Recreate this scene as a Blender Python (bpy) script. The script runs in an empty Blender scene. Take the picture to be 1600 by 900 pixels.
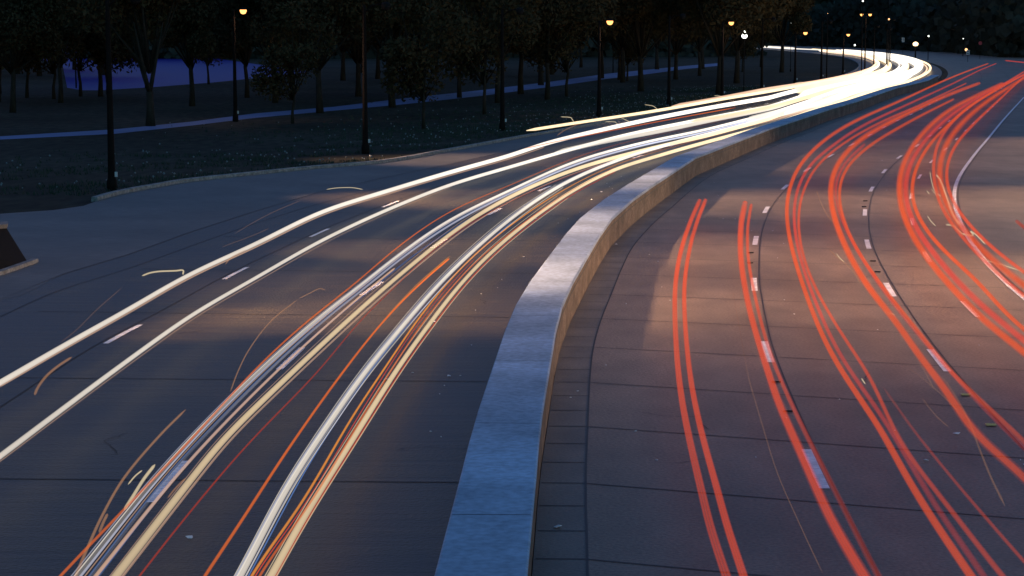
import bpy, bmesh, math, random
from mathutils import Vector, Matrix, noise
random.seed(7)
S = bpy.context.scene
COL = S.collection

# ------------------------------------------------------------------ camera
F, YH, H = 3200.0, 50.0, 7.0
TH = math.atan((450 - YH) / F)
cd = bpy.data.cameras.new("camera"); cam = bpy.data.objects.new("camera", cd); COL.objects.link(cam)
cam.location = (0, 0, H); cam.rotation_euler = (math.pi/2 - TH, 0, 0)
cd.sensor_width = 36; cd.lens = 36 * F / 1600; cd.clip_start = 0.5; cd.clip_end = 9000
S.camera = cam
# ------------------------------------------------------------------ world (dusk sky)
w = bpy.data.worlds.new("World"); S.world = w; w.use_nodes = True
nt = w.node_tree; nt.nodes.clear()
sky = nt.nodes.new("ShaderNodeTexSky"); sky.sky_type = 'NISHITA'; sky.sun_disc = False
SUN_EL, SUN_ROT = math.radians(-1.0), math.radians(150)
sky.sun_elevation = SUN_EL; sky.sun_rotation = SUN_ROT; sky.ozone_density = 8; sky.air_density = 1.0; sky.dust_density = 0.4
bg = nt.nodes.new("ShaderNodeBackground"); bg.inputs[1].default_value = 1.0
mx = nt.nodes.new("ShaderNodeMix"); mx.data_type = 'RGBA'; mx.blend_type = 'MULTIPLY'; mx.inputs[0].default_value = 1
SKY_T = (8.6, 8.6, 1.72, 1)
mx.inputs[7].default_value = SKY_T
wo = nt.nodes.new("ShaderNodeOutputWorld")
nt.links.new(sky.outputs[0], mx.inputs[6]); nt.links.new(mx.outputs[2], bg.inputs[0]); nt.links.new(bg.outputs[0], wo.inputs[0])
ld = bpy.data.lights.new("sun", 'SUN'); ld.energy = 0.02; ld.angle = math.radians(20); ld.color = (1, .85, .7)
so = bpy.data.objects.new("sun", ld); COL.objects.link(so); so.rotation_euler = (math.radians(86), 0, math.radians(150))
S.view_settings.view_transform = 'Standard'; S.view_settings.look = 'None'; S.view_settings.gamma = 1
S.view_settings.use_curve_mapping = False; S.view_settings.exposure = 0.0
S.cycles.transparent_max_bounces = 96; S.cycles.max_bounces = 5; S.cycles.use_denoising = True
S.cycles.sample_clamp_indirect = 4.0

LAMP_W = 450.0      # watts of one sodium street lamp head

# ------------------------------------------------------------------ helpers
def P(u, v, z=0.0):
    x = (u - 800) / F; y = -(v - 450) / F
    Y = math.cos(TH) + y * math.sin(TH); Z = -math.sin(TH) + y * math.cos(TH)
    t = (z - H) / Z
    return Vector((x * t, Y * t, z))
def crv(pts, step=6):                       # Catmull-Rom through 2-3 D tuples
    p = [Vector(q) for q in pts]
    if len(p) < 3: return [p[0].lerp(p[-1], i/step) for i in range(step+1)]
    p = [p[0]*2 - p[1]] + p + [p[-1]*2 - p[-2]]
    out = []
    for i in range(1, len(p)-2):
        a, b, c, d = p[i-1], p[i], p[i+1], p[i+2]
        k = [0.0]
        for s, e in ((a, b), (b, c), (c, d)): k.append(k[-1] + max((e-s).length, 1e-5)**0.5)
        for j in range(step):
            t = k[1] + (k[2]-k[1])*j/step
            A1 = a*((k[1]-t)/(k[1]-k[0])) + b*((t-k[0])/(k[1]-k[0])); A2 = b*((k[2]-t)/(k[2]-k[1])) + c*((t-k[1])/(k[2]-k[1]))
            A3 = c*((k[3]-t)/(k[3]-k[2])) + d*((t-k[2])/(k[3]-k[2]))
            B1 = A1*((k[2]-t)/(k[2]-k[0])) + A2*((t-k[0])/(k[2]-k[0])); B2 = A2*((k[3]-t)/(k[3]-k[1])) + A3*((t-k[1])/(k[3]-k[1]))
            out.append(B1*((k[2]-t)/(k[2]-k[1])) + B2*((t-k[1])/(k[2]-k[1])))
    out.append(p[-2].copy())
    return out
def smooth_px(pix, sig=26.0, stp=7.0):
    d = crv([(u, v, 0) for u, v in pix], 8); L_ = clen(d)
    n_ = max(3, int(L_[-1]/stp)); q = [at(d, L_, L_[-1]*i/n_)[0] for i in range(n_+1)]
    if L_[-1] < 150: return [(p.x, p.y) for p in q[::2]+([q[-1]] if n_ % 2 else [])]
    out = []
    for i in range(len(q)):
        # narrower window far away, where a pixel is many metres, and near the ends
        sg = min(sig*min(1, max(.15, (q[i].y-60)/300)), .5*min(L_[-1]*i/n_, L_[-1]*(n_-i)/n_)+1e-3); a = Vector((0, 0, 0)); w_ = 0
        for j in range(max(0, i-14), min(len(q), i+15)):
            k = math.exp(-.5*((j-i)*L_[-1]/n_/sg)**2); a += q[j]*k; w_ += k
        out.append(a/w_)
    return [(p.x, p.y) for p in out[::3]] + ([(out[-1].x, out[-1].y)] if (len(out)-1) % 3 else [])
def clen(c):
    L = [0.0]
    for i in range(1, len(c)): L.append(L[-1] + (c[i]-c[i-1]).length)
    return L
def at(c, L, s):
    s = max(0.0, min(L[-1]-1e-6, s)); lo, hi = 0, len(L)-1
    while hi - lo > 1:
        m = (lo+hi)//2
        if L[m] <= s: lo = m
        else: hi = m
    f = (s-L[lo])/max(L[hi]-L[lo], 1e-9)
    return c[lo].lerp(c[hi], f), (c[hi]-c[lo]).normalized()
def nearest(c, L, p):
    b = (1e18, 0, 0)
    for i in range(len(c)-1):
        a = c[i].to_2d(); d = c[i+1].to_2d() - a; q = Vector(p[:2])
        t = max(0, min(1, (q-a).dot(d)/max(d.length_squared, 1e-12)))
        r = q - (a+d*t); 
        if r.length_squared < b[0]:
            sgn = d.x*r.y - d.y*r.x
            b = (r.length_squared, L[i]+t*(L[i+1]-L[i]), math.copysign(r.length, sgn))
    return b[1], b[2]                       # arc position, left-positive offset
def off(c, o, z=None):
    out = []
    for i in range(len(c)):
        t = (c[min(i+1, len(c)-1)] - c[max(i-1, 0)]).to_2d().normalized()
        oo = o[i] if isinstance(o, list) else o
        q = c[i] + Vector((-t.y*oo, t.x*oo, 0))
        if z is not None: q.z = z
        out.append(q)
    return out
def tag(o, label=None, cat=None, group=None, kind=None):
    if label: o["label"] = label
    if cat: o["category"] = cat
    if group: o["group"] = group
    if kind: o["kind"] = kind
    return o
def link(name, me, parent=None, m=None, smooth=False):
    o = bpy.data.objects.new(name, me); COL.objects.link(o)
    if m: me.materials.append(m)
    if parent: o.parent = parent
    if smooth:
        for p in me.polygons: p.use_smooth = True
    return o
def mesh(name, V, Fc, parent=None, m=None, smooth=False):
    me = bpy.data.meshes.new(name); me.from_pydata([tuple(v) for v in V], [], Fc); me.update()
    return link(name, me, parent, m, smooth)
def empty(name, loc, rz=0):
    o = bpy.data.objects.new(name, None); COL.objects.link(o); o.location = loc; o.rotation_euler = (0, 0, rz); return o
class MB:
    def __init__(s): s.V = []; s.F = []
    def quad(s, a, b, c, d): n = len(s.V); s.V += [a, b, c, d]; s.F.append((n, n+1, n+2, n+3))
    def ribbon(s, A, B):
        n = len(s.V)
        for a, b in zip(A, B): s.V += [a, b]
        for i in range(len(A)-1): s.F.append((n+2*i, n+2*i+1, n+2*i+3, n+2*i+2))
    def box(s, c, d, R=None):
        n = len(s.V); c = Vector(c)
        for x in (-.5, .5):
            for y in (-.5, .5):
                for z in (-.5, .5):
                    q = Vector((x*d[0], y*d[1], z*d[2])); s.V.append(c + (R @ q if R else q))
        for f in ((0,1,3,2),(4,6,7,5),(0,4,5,1),(2,3,7,6),(0,2,6,4),(1,5,7,3)): s.F.append(tuple(n+i for i in f))
    def tube(s, pts, rad, k=8, cap=True):
        pts = [Vector(p) for p in pts]; n = len(s.V)
        for i, p in enumerate(pts):
            t = (pts[min(i+1, len(pts)-1)] - pts[max(i-1, 0)]).normalized()
            up = Vector((0, 0, 1)) if abs(t.z) < .9 else Vector((1, 0, 0))
            a = t.cross(up).normalized(); b = a.cross(t)
            r = rad[i] if isinstance(rad, (list, tuple)) else rad
            for j in range(k):
                q = 2*math.pi*j/k; s.V.append(p + a*(r*math.cos(q)) + b*(r*math.sin(q)))
        for i in range(len(pts)-1):
            for j in range(k):
                s.F.append((n+i*k+j, n+i*k+(j+1) % k, n+(i+1)*k+(j+1) % k, n+(i+1)*k+j))
        if cap: s.F.append(tuple(n+j for j in reversed(range(k)))); s.F.append(tuple(n+(len(pts)-1)*k+j for j in range(k)))
    def lathe(s, prof, c=(0, 0, 0), k=12):
        n = len(s.V); c = Vector(c)
        for r, z in prof:
            for j in range(k): q = 2*math.pi*j/k; s.V.append(c + Vector((r*math.cos(q), r*math.sin(q), z)))
        for i in range(len(prof)-1):
            for j in range(k): s.F.append((n+i*k+j, n+i*k+(j+1) % k, n+(i+1)*k+(j+1) % k, n+(i+1)*k+j))
        s.F.append(tuple(n+j for j in reversed(range(k)))); s.F.append(tuple(n+(len(prof)-1)*k+j for j in range(k)))
    def build(s, name, m, parent=None, smooth=False): return mesh(name, s.V, s.F, parent, m, smooth)

# ------------------------------------------------------------------ materials
def mat(name, col, rough=.7, metal=0, n1=None, n2=None, bump=0, spec=.5, streak=None):
    """n1/n2: (scale xyz, amount) colour variation by noise in object space"""
    m = bpy.data.materials.new(name); m.use_nodes = True; t = m.node_tree; b = t.nodes["Principled BSDF"]
    b.inputs["Roughness"].default_value = rough; b.inputs["Metallic"].default_value = metal
    b.inputs["Specular IOR Level"].default_value = spec
    b.inputs["Base Color"].default_value = (*col, 1)
    tc = t.nodes.new("ShaderNodeTexCoord"); last = None
    for nz in (n1, n2, streak):
        if not nz: continue
        mp = t.nodes.new("ShaderNodeMapping"); mp.inputs["Scale"].default_value = nz[0]
        no = t.nodes.new("ShaderNodeTexNoise"); no.inputs["Scale"].default_value = 1; no.inputs["Detail"].default_value = 6
        t.links.new(tc.outputs["Object"], mp.inputs[0]); t.links.new(mp.outputs[0], no.inputs[0])
        mr = t.nodes.new("ShaderNodeMapRange"); mr.inputs[1].default_value = .3; mr.inputs[2].default_value = .7
        mr.inputs[3].default_value = 1-nz[1]; mr.inputs[4].default_value = 1+nz[1]
        t.links.new(no.outputs[0], mr.inputs[0])
        if last is None: last = mr.outputs[0]
        else:
            mu = t.nodes.new("ShaderNodeMath"); mu.operation = 'MULTIPLY'
            t.links.new(last, mu.inputs[0]); t.links.new(mr.outputs[0], mu.inputs[1]); last = mu.outputs[0]
    if last is not None:
        vm = t.nodes.new("ShaderNodeVectorMath"); vm.operation = 'SCALE'; vm.inputs[0].default_value = col
        t.links.new(last, vm.inputs[3]); t.links.new(vm.outputs[0], b.inputs["Base Color"])
        if bump:
            bp = t.nodes.new("ShaderNodeBump"); bp.inputs["Strength"].default_value = bump; bp.inputs["Distance"].default_value = .02
            t.links.new(last, bp.inputs["Height"]); t.links.new(bp.outputs[0], b.inputs["Normal"])
    return m
M_left = mat("worn_dark_road", (.042, .031, .0155), .48, n1=((.35, .22, 1), .45), n2=((14, 14, 3), .30), bump=.7, streak=((.35, 3.1, 1), .38), spec=.6)
M_right = mat("road_concrete", (.21, .155, .115), .6, n1=((.22, .13, 1), .26), n2=((16, 16, 3), .26), bump=.5, streak=((1.1, .5, 1), .16))
M_ramp = mat("ramp_concrete", (.092, .088, .080), .6, n1=((.3, .3, 1), .25), n2=((2, 6, 3), .25), bump=.3)
M_gut = mat("gutter_concrete", (.14, .12, .10), .6, n1=((.8, .5, 1), .3), n2=((18, 18, 3), .2), bump=.3)
M_joint = mat("joint_tar", (.018, .018, .02), .6)
M_paint = mat("worn_white_paint", (.82, .80, .82), .6, n1=((6, 30, 1), .35), n2=((2, 2, 1), .2))
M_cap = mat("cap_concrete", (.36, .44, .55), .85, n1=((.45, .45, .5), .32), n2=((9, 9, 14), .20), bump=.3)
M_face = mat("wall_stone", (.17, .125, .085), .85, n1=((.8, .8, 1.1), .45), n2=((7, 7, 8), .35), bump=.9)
M_kerb = mat("kerb_concrete", (.20, .19, .18), .75, n1=((3, 3, 3), .4), n2=((12, 12, 12), .25), bump=.5)
M_grass = mat("grass_ground", (.034, .030, .020), .95, n1=((.05, .05, 1), .35), n2=((1.5, .5, 1), .5), spec=.1)
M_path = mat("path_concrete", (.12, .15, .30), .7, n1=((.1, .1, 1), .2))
M_leaf = mat("dark_leaves", (.060, .042, .022), .9, n1=((.4, .4, .4), .3), spec=.0)
M_bark = mat("bark", (.028, .02, .014), .9, n1=((4, 4, 1), .4), bump=.5, spec=.2)
M_pole = mat("pole_steel", (.012, .009, .008), .95, n1=((3, 3, 1), .2), spec=.05)
M_dark = mat("dark_metal", (.015, .013, .013), .9, spec=.05)
M_sign = mat("sign_back", (.45, .45, .45), .5)
M_red = mat("sign_red", (.45, .03, .03), .5)
M_wood = mat("far_leaves", (.035, .038, .032), .9, n1=((.2, .2, .2), .4), spec=.1)
M_paper = mat("paper", (.8, .8, .8), .6)
M_amber = mat("marker_amber", (.75, .6, .25), .4)
M_flower = mat("flower_heads", (.16, .18, .18), .7)
M_blade = mat("grass_blades", (.035, .045, .03), .8, spec=.2)
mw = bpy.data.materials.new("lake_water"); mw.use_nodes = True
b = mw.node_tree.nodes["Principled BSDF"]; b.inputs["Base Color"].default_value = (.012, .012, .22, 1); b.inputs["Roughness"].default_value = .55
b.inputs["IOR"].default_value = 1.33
def glow(name, col, k, power=1.0, e=1.0, solid=False):
    """light hanging in the air along the path of a lamp: thin glowing tube, clear where it does not glow"""
    m = bpy.data.materials.new(name); m.use_nodes = True; t = m.node_tree; t.nodes.clear()
    out = t.nodes.new("ShaderNodeOutputMaterial"); em = t.nodes.new("ShaderNodeEmission"); em.inputs[0].default_value = (*col, 1)
    if solid:
        em.inputs[1].default_value = k; t.links.new(em.outputs[0], out.inputs[0]); return m
    tr = t.nodes.new("ShaderNodeBsdfTransparent"); ad = t.nodes.new("ShaderNodeMixShader")
    # brightness across the tube follows its round section (thick in the middle, nothing at the rim)
    N = t.nodes.new; ge = N("ShaderNodeNewGeometry"); ax = N("ShaderNodeAttribute"); ax.attribute_name = "axis"; at_ = N("ShaderNodeAttribute"); at_.attribute_name = "glow"
    def vm(op, a, b=None):
        q = N("ShaderNodeVectorMath"); q.operation = op; t.links.new(a, q.inputs[0])
        if b is not None: t.links.new(b, q.inputs[3 if op == 'SCALE' else 1])
        return q
    def mt(op, a, b, c=None):
        q = N("ShaderNodeMath"); q.operation = op
        for i_, x in enumerate((a, b)):
            if isinstance(x, (int, float)): q.inputs[i_].default_value = x
            else: t.links.new(x, q.inputs[i_])
        return q.outputs[0]
    d1 = vm('DOT_PRODUCT', ge.outputs["Incoming"], ax.outputs["Vector"]).outputs["Value"]
    sc = vm('SCALE', ax.outputs["Vector"], d1).outputs[0]
    pr = vm('SUBTRACT', ge.outputs["Incoming"], sc).outputs[0]
    nn = vm('DOT_PRODUCT', ge.outputs["Normal"], pr).outputs["Value"]
    ln = vm('LENGTH', pr).outputs["Value"]
    cc = mt('MINIMUM', mt('DIVIDE', mt('ABSOLUTE', nn, 0), mt('MAXIMUM', ln, .02)), 1.0)
    fac = mt('MINIMUM', mt('MULTIPLY', mt('MULTIPLY', mt('POWER', cc, power), at_.outputs["Fac"]), k), .97)
    t.links.new(mt('MULTIPLY', mt('MAXIMUM', at_.outputs["Fac"], 1.0), e), em.inputs[1])
    t.links.new(fac, ad.inputs[0]); t.links.new(tr.outputs[0], ad.inputs[1]); t.links.new(em.outputs[0], ad.inputs[2]); t.links.new(ad.outputs[0], out.inputs[0])
    return m
G_white = glow("headlight_white", (1, .90, .78), .62, .8, .95)
G_cool = glow("headlight_cool", (.78, .80, 1), .45, .8, .65)
G_cream = glow("headlight_cream", (1, .76, .46), .60, .8, .92)
G_peach = glow("headlight_peach", (1, .62, .42), .42, 1, .75)
G_blue = glow("headlight_blue", (.22, .42, 1), .4, 1, .30)
G_orange = glow("marker_orange", (1, .20, .04), .50, 1.2, .74)
G_amber = glow("marker_yellow", (1, .34, .05), .60, 1.2, .95)
G_dred = glow("marker_dim_red", (1, .10, .05), .42, 1.2, .45)
G_red = glow("tail_red", (1, .115, .05), .42, 2.0, .78)
G_redo = glow("tail_orange_red", (1, .12, .036), .44, 2.0, .82)
G_pink = glow("tail_pink_red", (1, .09, .06), .38, 2.0, .78)
G_thin = glow("glint", (1, .50, .25), .30, 1, .55)
G_thinw = glow("glint_pale", (1, .82, .52), .55, 1, .85)
L_sod = glow("sodium_lamp", (1, .42, .12), 3.0, solid=True)
L_white = glow("lantern_white", (.95, 1, .9), 4, solid=True)
L_small = glow("far_lamp", (1, .5, .22), 2.4, solid=True)

# ------------------------------------------------------------------ road spine = foot of the median wall, carriageway side
WB = [(831,900),(836,840),(840,787),(846,730),(854,675),(867,587),(877,542),(893,500),(912,462),(935,417),(955,385),(987,352),(1020,325),(1087,275),(1150,247),(1200,225),(1250,206),(1300,187),(1340,174)]
sp = [P(u, v) for u, v in WB]
d0 = (sp[0]-sp[1]).normalized()
sp = [sp[0]+d0*45, sp[0]+d0*20] + sp + [Vector(q) for q in ((42,225,0),(53,262,0),(68,322,0),(84,400,0),(97,480,0),(108,570,0),(115,680,0),(119,800,0),(119,1000,0),(114,1400,0),(100,2000,0))]
SP = crv(sp, 5); SL = clen(SP)

# ground, water
g = MB(); g.quad((-2500, -300, -.05), (2500, -300, -.05), (2500, 6500, -.05), (-2500, 6500, -.05))
tag(g.build("ground", M_grass), kind="structure")
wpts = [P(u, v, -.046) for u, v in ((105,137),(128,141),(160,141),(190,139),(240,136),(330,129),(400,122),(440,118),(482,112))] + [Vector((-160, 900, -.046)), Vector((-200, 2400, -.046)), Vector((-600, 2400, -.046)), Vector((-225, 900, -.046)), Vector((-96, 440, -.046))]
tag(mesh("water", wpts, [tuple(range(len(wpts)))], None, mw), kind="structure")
# path
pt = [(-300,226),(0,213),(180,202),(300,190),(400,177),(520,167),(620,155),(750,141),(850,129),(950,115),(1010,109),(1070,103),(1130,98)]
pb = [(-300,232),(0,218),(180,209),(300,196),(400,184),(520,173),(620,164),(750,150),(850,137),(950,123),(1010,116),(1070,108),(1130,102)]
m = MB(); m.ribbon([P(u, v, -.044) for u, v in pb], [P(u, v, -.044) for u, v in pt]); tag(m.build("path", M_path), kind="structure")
# left carriageway: from the wall's left foot to the kerb
KERB = [(-700,352),(-300,342),(0,334),(70,329),(112,326),(145,316),(175,307),(210,299),(250,292),(290,285),(400,273),(500,263),(595,255),(700,237),(765,225),(830,213),(900,201)]
kc = [P(u, v) for u, v in KERB]
s_last, o_last = nearest(SP, SL, kc[-1])
far_k = []
s = s_last + 15
while s < SL[-1]-5:
    p_, t_ = at(SP, SL, s); far_k.append(p_ + Vector((-t_.y, t_.x, 0))*max(o_last, 14.5)); s += 20
KC = crv([kc[i] for i in range(3, len(kc))] + far_k, 4)
left_edge = [Vector((-60, -40, 0)), Vector((-75, 40, 0)), kc[0], kc[1], kc[2]] + KC
LL = clen(left_edge); W2 = off(SP, 1.0)
W2L = clen(W2); n = 160
A = []; B = []
for i in range(n+1):
    if i <= 30: a = at(left_edge, LL, LL[3]*i/30 if False else (LL[2]+0)*0 + (i/30)*nearest(left_edge, LL, kc[2])[0])[0]
    else: a = at(left_edge, LL, nearest(left_edge, LL, kc[2])[0] + (LL[-1]-nearest(left_edge, LL, kc[2])[0])*((i-30)/(n-30))**1.6)[0]
    s_a = nearest(W2, W2L, a)[0]
    b_ = at(W2, W2L, s_a if i > 3 else i*3.0)[0]
    A.append(a.copy()); B.append(b_.copy())
m = MB(); m.ribbon(B, A); tag(m.build("left_road", M_left), kind="structure")
# paler concrete apron + shoulder strip along the kerb
ai = [(-500,420),(-200,412),(0,468),(100,428),(200,398),(300,362),(400,330),(500,300),(600,278),(700,257),(800,235),(880,216)]
ao = [(-500,352),(-200,342),(0,336),(112,328),(178,308),(252,293),(330,281),(410,272.5),(500,264),(600,255.5),(720,234.5),(850,210.5)]
m = MB(); m.ribbon(crv([P(u, v, .004) for u, v in ai], 4), crv([P(u, v, .004) for u, v in ao], 4)); tag(m.build("road_apron", M_ramp), kind="structure")
# right carriageway
GUT = [(915,900),(913,820),(914,750),(916,700),(918,660),(924,600),(934,550),(947,500),(960,450),(982,402),(1000,373),(1017,350),(1042,328)]
GO = -.72
WR = off(SP, -.0, 0)
RE = off(SP, -34.0, 0)
# keep the far edge from folding: resample
m = MB(); m.ribbon([p.copy() for p in RE[3:]], [p.copy() for p in WR[3:]]); tag(m.build("right_road", M_right), kind="structure")
m = MB(); m.ribbon(off(SP[2:110], GO, .004), off(SP[2:110], -.005, .004)); tag(m.build("gutter_strip", M_gut), kind="structure")

def strip(c, w_, z, name, m_):
    q = MB(); q.ribbon(off(c, -w_/2, z), off(c, w_/2, z)); return tag(q.build(name, m_), kind="structure")
def ext_far(pix, far_off=None, near=25, zz=0):
    """curve through traced points, continued along the road at its last offset"""
    c = [P(u, v, zz) for u, v in pix]
    d = (c[0]-c[1]).normalized()
    c = [c[0]+d*near] + c
    s_, o_ = nearest(SP, SL, c[-1]); s_ += 12
    if far_off is not None:
        while s_ < far_off: 
            p, t = at(SP, SL, s_); q = p + Vector((-t.y, t.x, 0))*o_; q.z = zz; c.append(q); s_ += 18
    return crv(c, 6)
L1 = ext_far([(1330,850),(1273,732),(1231,636),(1197,545),(1184,486),(1178,441),(1178,405),(1180.5,376),(1188,349),(1197,328),(1210,309),(1226,293),(1260,266),(1297,244),(1333,225)], 620, 12)
L2 = ext_far([(1700,830),(1570,685),(1466,563),(1420,500),(1392,456),(1370,416),(1358,389),(1352,363),(1351,339),(1353,320),(1359,301),(1378,272),(1402,248),(1428,231),(1451,214)], 560, 12)
ED = ext_far([(1800,590),(1690,530),(1600,466),(1570,440),(1540,409),(1512,370),(1496,335),(1491,305),(1497,280),(1520,245),(1545,215),(1568,187),(1600,152)], None, 12)
EL = clen(ED)
L3 = []
for p in L2[::3]:
    s_, o_ = nearest(ED, EL, p); q = at(ED, EL, s_)[0]
    if s_ < EL[-1]-1 and s_ > 1: L3.append((p+q)/2)
L3 = crv(L3, 3)
def dashes(c, start_pix, name, width=.13, zz=.010, smin=0, smax=260, side=1, skip=()):
    """3 m dashes every 12.2 m through the traced dash"""
    Lc = clen(c); s0 = nearest(c, Lc, P(*start_pix))[0]
    q = MB(); k = -8; s = s0 - 12.2*8
    while s < min(Lc[-1]-3, smax):
        if s > 1.6 and k not in skip:
            seg = [at(c, Lc, s-1.5+3.0*j/6)[0] for j in range(7)]
            q.ribbon(off(seg, -width/2, zz), off(seg, width/2, zz))
        s += 12.2; k += 1
    return tag(q.build(name, M_paint), kind="structure")
dashes(L1, (1273,732), "lane_markings", .17)
dashes(L2, (1466,563), "lane_markings", .16)
dashes(L3, (1457,347), "lane_markings", .13)
strip(ED, .16, .010, "edge_line", M_paint)
# left carriageway lane lines
LA = ext_far([(20,632),(160,540),(265,484),(368,427),(440,392),(517,356),(580,331),(634,310),(690,292),(735,278),(810,257)], 420, 15)
LB = ext_far([(150,905),(245,775),(345,665),(455,560),(540,480),(615,428),(700,372),(790,322),(870,287),(940,262),(1010,241)], 420, 15)
dashes(LA, (368,427), "lane_markings", .13, .009)
dashes(LB, (455,560), "lane_markings", .15, .009)
# tar joints of the slabs
strip(off(L1, -.16), .03, .013, "road_joint", M_joint); strip(off(L2, -.16), .03, .013, "road_joint", M_joint)
strip(off(LA, .16), .028, .013, "road_joint", M_joint); strip(off(LB, .18), .028, .013, "road_joint", M_joint)
strip(off(ED, -.16), .03, .013, "road_joint", M_joint)
strip(off(SP[2:130], GO), .035, .013, "road_joint", M_joint)
strip(off([P(u, v) for u, v in ai], -.0), .03, .013, "road_joint", M_joint)
strip(crv([P(u, v) for u, v in ((0,495),(90,455),(200,420),(300,384),(400,349),(500,318),(600,292))], 4), .03, .013, "road_joint", M_joint)
q = MB(); s0 = nearest(SP, SL, P(914,756))[0]; s = s0 - 4.65*6; i = 0
while s < s0+240:
    p, t = at(SP, SL, s); pn, tn = at(SP, SL, s+2.3); nrm = Vector((t.y, -t.x, 0))
    skew = Vector((0, .0, 0))
    sk = -.34 + .14*min(1, max(0, (p.y-40)/15)); a = p + nrm*.72; e = p + nrm*19.5 + Vector((0, sk*18.8, 0))
    q.ribbon([Vector((a.x, a.y, .008)), Vector((e.x, e.y, .008))], [Vector((a.x, a.y+.045, .008)), Vector((e.x, e.y+.045, .008))])
    for ss in (s, s+1.55, s+3.1):
        pg, tg = at(SP, SL, ss); ng = Vector((tg.y, -tg.x, 0)); a = pg+ng*.03; e = pg+ng*.71
        q.ribbon([Vector((a.x, a.y, .009)), Vector((e.x, e.y, .009))], [Vector((a.x, a.y+.045, .009)), Vector((e.x, e.y+.045, .009))])
    p2 = p - nrm*1.05; e2 = p - nrm*13.5
    if i % 2 == 0: q.ribbon([Vector((e2.x, e2.y, .0085)), Vector((p2.x, p2.y, .0085))], [Vector((e2.x, e2.y+.05, .0085)), Vector((p2.x, p2.y+.05, .0085))])
    s += 4.65; i += 1
tag(q.build("slab_joints", M_joint), kind="structure")

rnd = random.Random(5); q = MB()
for i in range(46):                          # thin branching cracks
    s_ = rnd.uniform(22, 120); p, t = at(SP, SL, nearest(SP, SL, (0, 30))[0]+s_-20); nrm = Vector((t.y, -t.x, 0))
    o_ = rnd.uniform(1.5, 16) if i % 3 else -rnd.uniform(2, 12)
    c = p + nrm*o_; a = rnd.choice((rnd.uniform(-.4, .4), rnd.uniform(1.2, 1.9))); pts = [Vector((c.x, c.y, .0115))]
    for k in range(rnd.randint(6, 16)):
        a += rnd.uniform(-.55, .55); pts.append(pts[-1]+Vector((math.cos(a), math.sin(a), 0))*rnd.uniform(.08, .22)); a -= (a-(0 if abs(math.sin(a)) < .7 else 1.57))*.2
    w_ = [rnd.uniform(.004, .014) for _ in pts]; q.ribbon(off(pts, [x for x in w_], .0115), off(pts, [-x for x in w_], .0115))
tag(q.build("road_cracks", M_joint), kind="structure")
# ------------------------------------------------------------------ kerb, wall
def solid_strip(c, prof, name, m_, parent=None):
    """sweep a closed (offset, z) profile along curve c"""
    k = len(prof); rows = [off(c, o, z) for o, z in prof]; V = []; Fc = []
    for i in range(len(c)):
        for r in rows: V.append(r[i])
    for i in range(len(c)-1):
        for j in range(k): Fc.append((i*k+j, i*k+(j+1) % k, (i+1)*k+(j+1) % k, (i+1)*k+j))
    Fc.append(tuple(range(k))); Fc.append(tuple((len(c)-1)*k+j for j in reversed(range(k))))
    return mesh(name, V, Fc, parent, m_)
kk = [i for i, p in enumerate(KC) if p.y > P(145, 316).y and p.y < 700]
KK = KC[kk[0]:kk[-1]]
tag(solid_strip(KK, [(0, -.04), (.0, .13), (.03, .16), (.26, .16), (.28, -.04)], "kerb", M_kerb), kind="structure")
wall = empty("median_wall", SP[10].copy())
tag(wall, "long pale concrete median wall curving between the two carriageways", "wall")
FAC = sp[:]                                  # the wall is cast in straight lengths
fc = [p - wall.location for p in ([sp[0]] + sp[2:]) if p.y < 330]
fac2 = []
for i in range(len(fc)-1):
    fac2 += [fc[i], fc[i].lerp(fc[i+1], .5)]
HW = .95
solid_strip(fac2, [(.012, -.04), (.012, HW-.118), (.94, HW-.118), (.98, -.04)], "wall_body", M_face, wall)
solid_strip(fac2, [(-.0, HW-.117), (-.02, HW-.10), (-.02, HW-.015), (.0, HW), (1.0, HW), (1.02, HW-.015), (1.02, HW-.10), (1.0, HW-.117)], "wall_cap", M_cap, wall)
q = MB(); WC = [p+wall.location for p in fac2]; WCL = clen(WC); s = 20
while s < 230:
    p, t = at(WC, WCL, s); nrm = Vector((-t.y, t.x, 0)); w0 = p - wall.location
    for a_, l_ in ((.0, 1.0),):
        a = w0 - nrm*.0; e = w0 + nrm*1.0
        q.quad(Vector((a.x, a.y, HW+.003)), Vector((e.x, e.y, HW+.003)), Vector((e.x+t.x*.02, e.y+t.y*.02, HW+.003)), Vector((a.x+t.x*.02, a.y+t.y*.02, HW+.003)))
    s += 6.1
q.build("cap_joint", M_joint, wall)
q = MB(); s = 20
while s < 200:
    p, t = at(WC, WCL, s); nrm = Vector((-t.y, t.x, 0)); f0 = p - wall.location + nrm*.008
    q.quad(Vector((f0.x, f0.y, 0)), Vector((f0.x+t.x*.05, f0.y+t.y*.05, 0)), Vector((f0.x+t.x*.05, f0.y+t.y*.05, HW-.13)), Vector((f0.x, f0.y, HW-.13)))
    s += 1.5
q.build("face_joint", M_joint, wall)
solid_strip(fac2, [(.006, HW-.30), (.006, HW-.27), (.04, HW-.27), (.04, HW-.30)], "face_groove", M_joint, wall)

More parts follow.
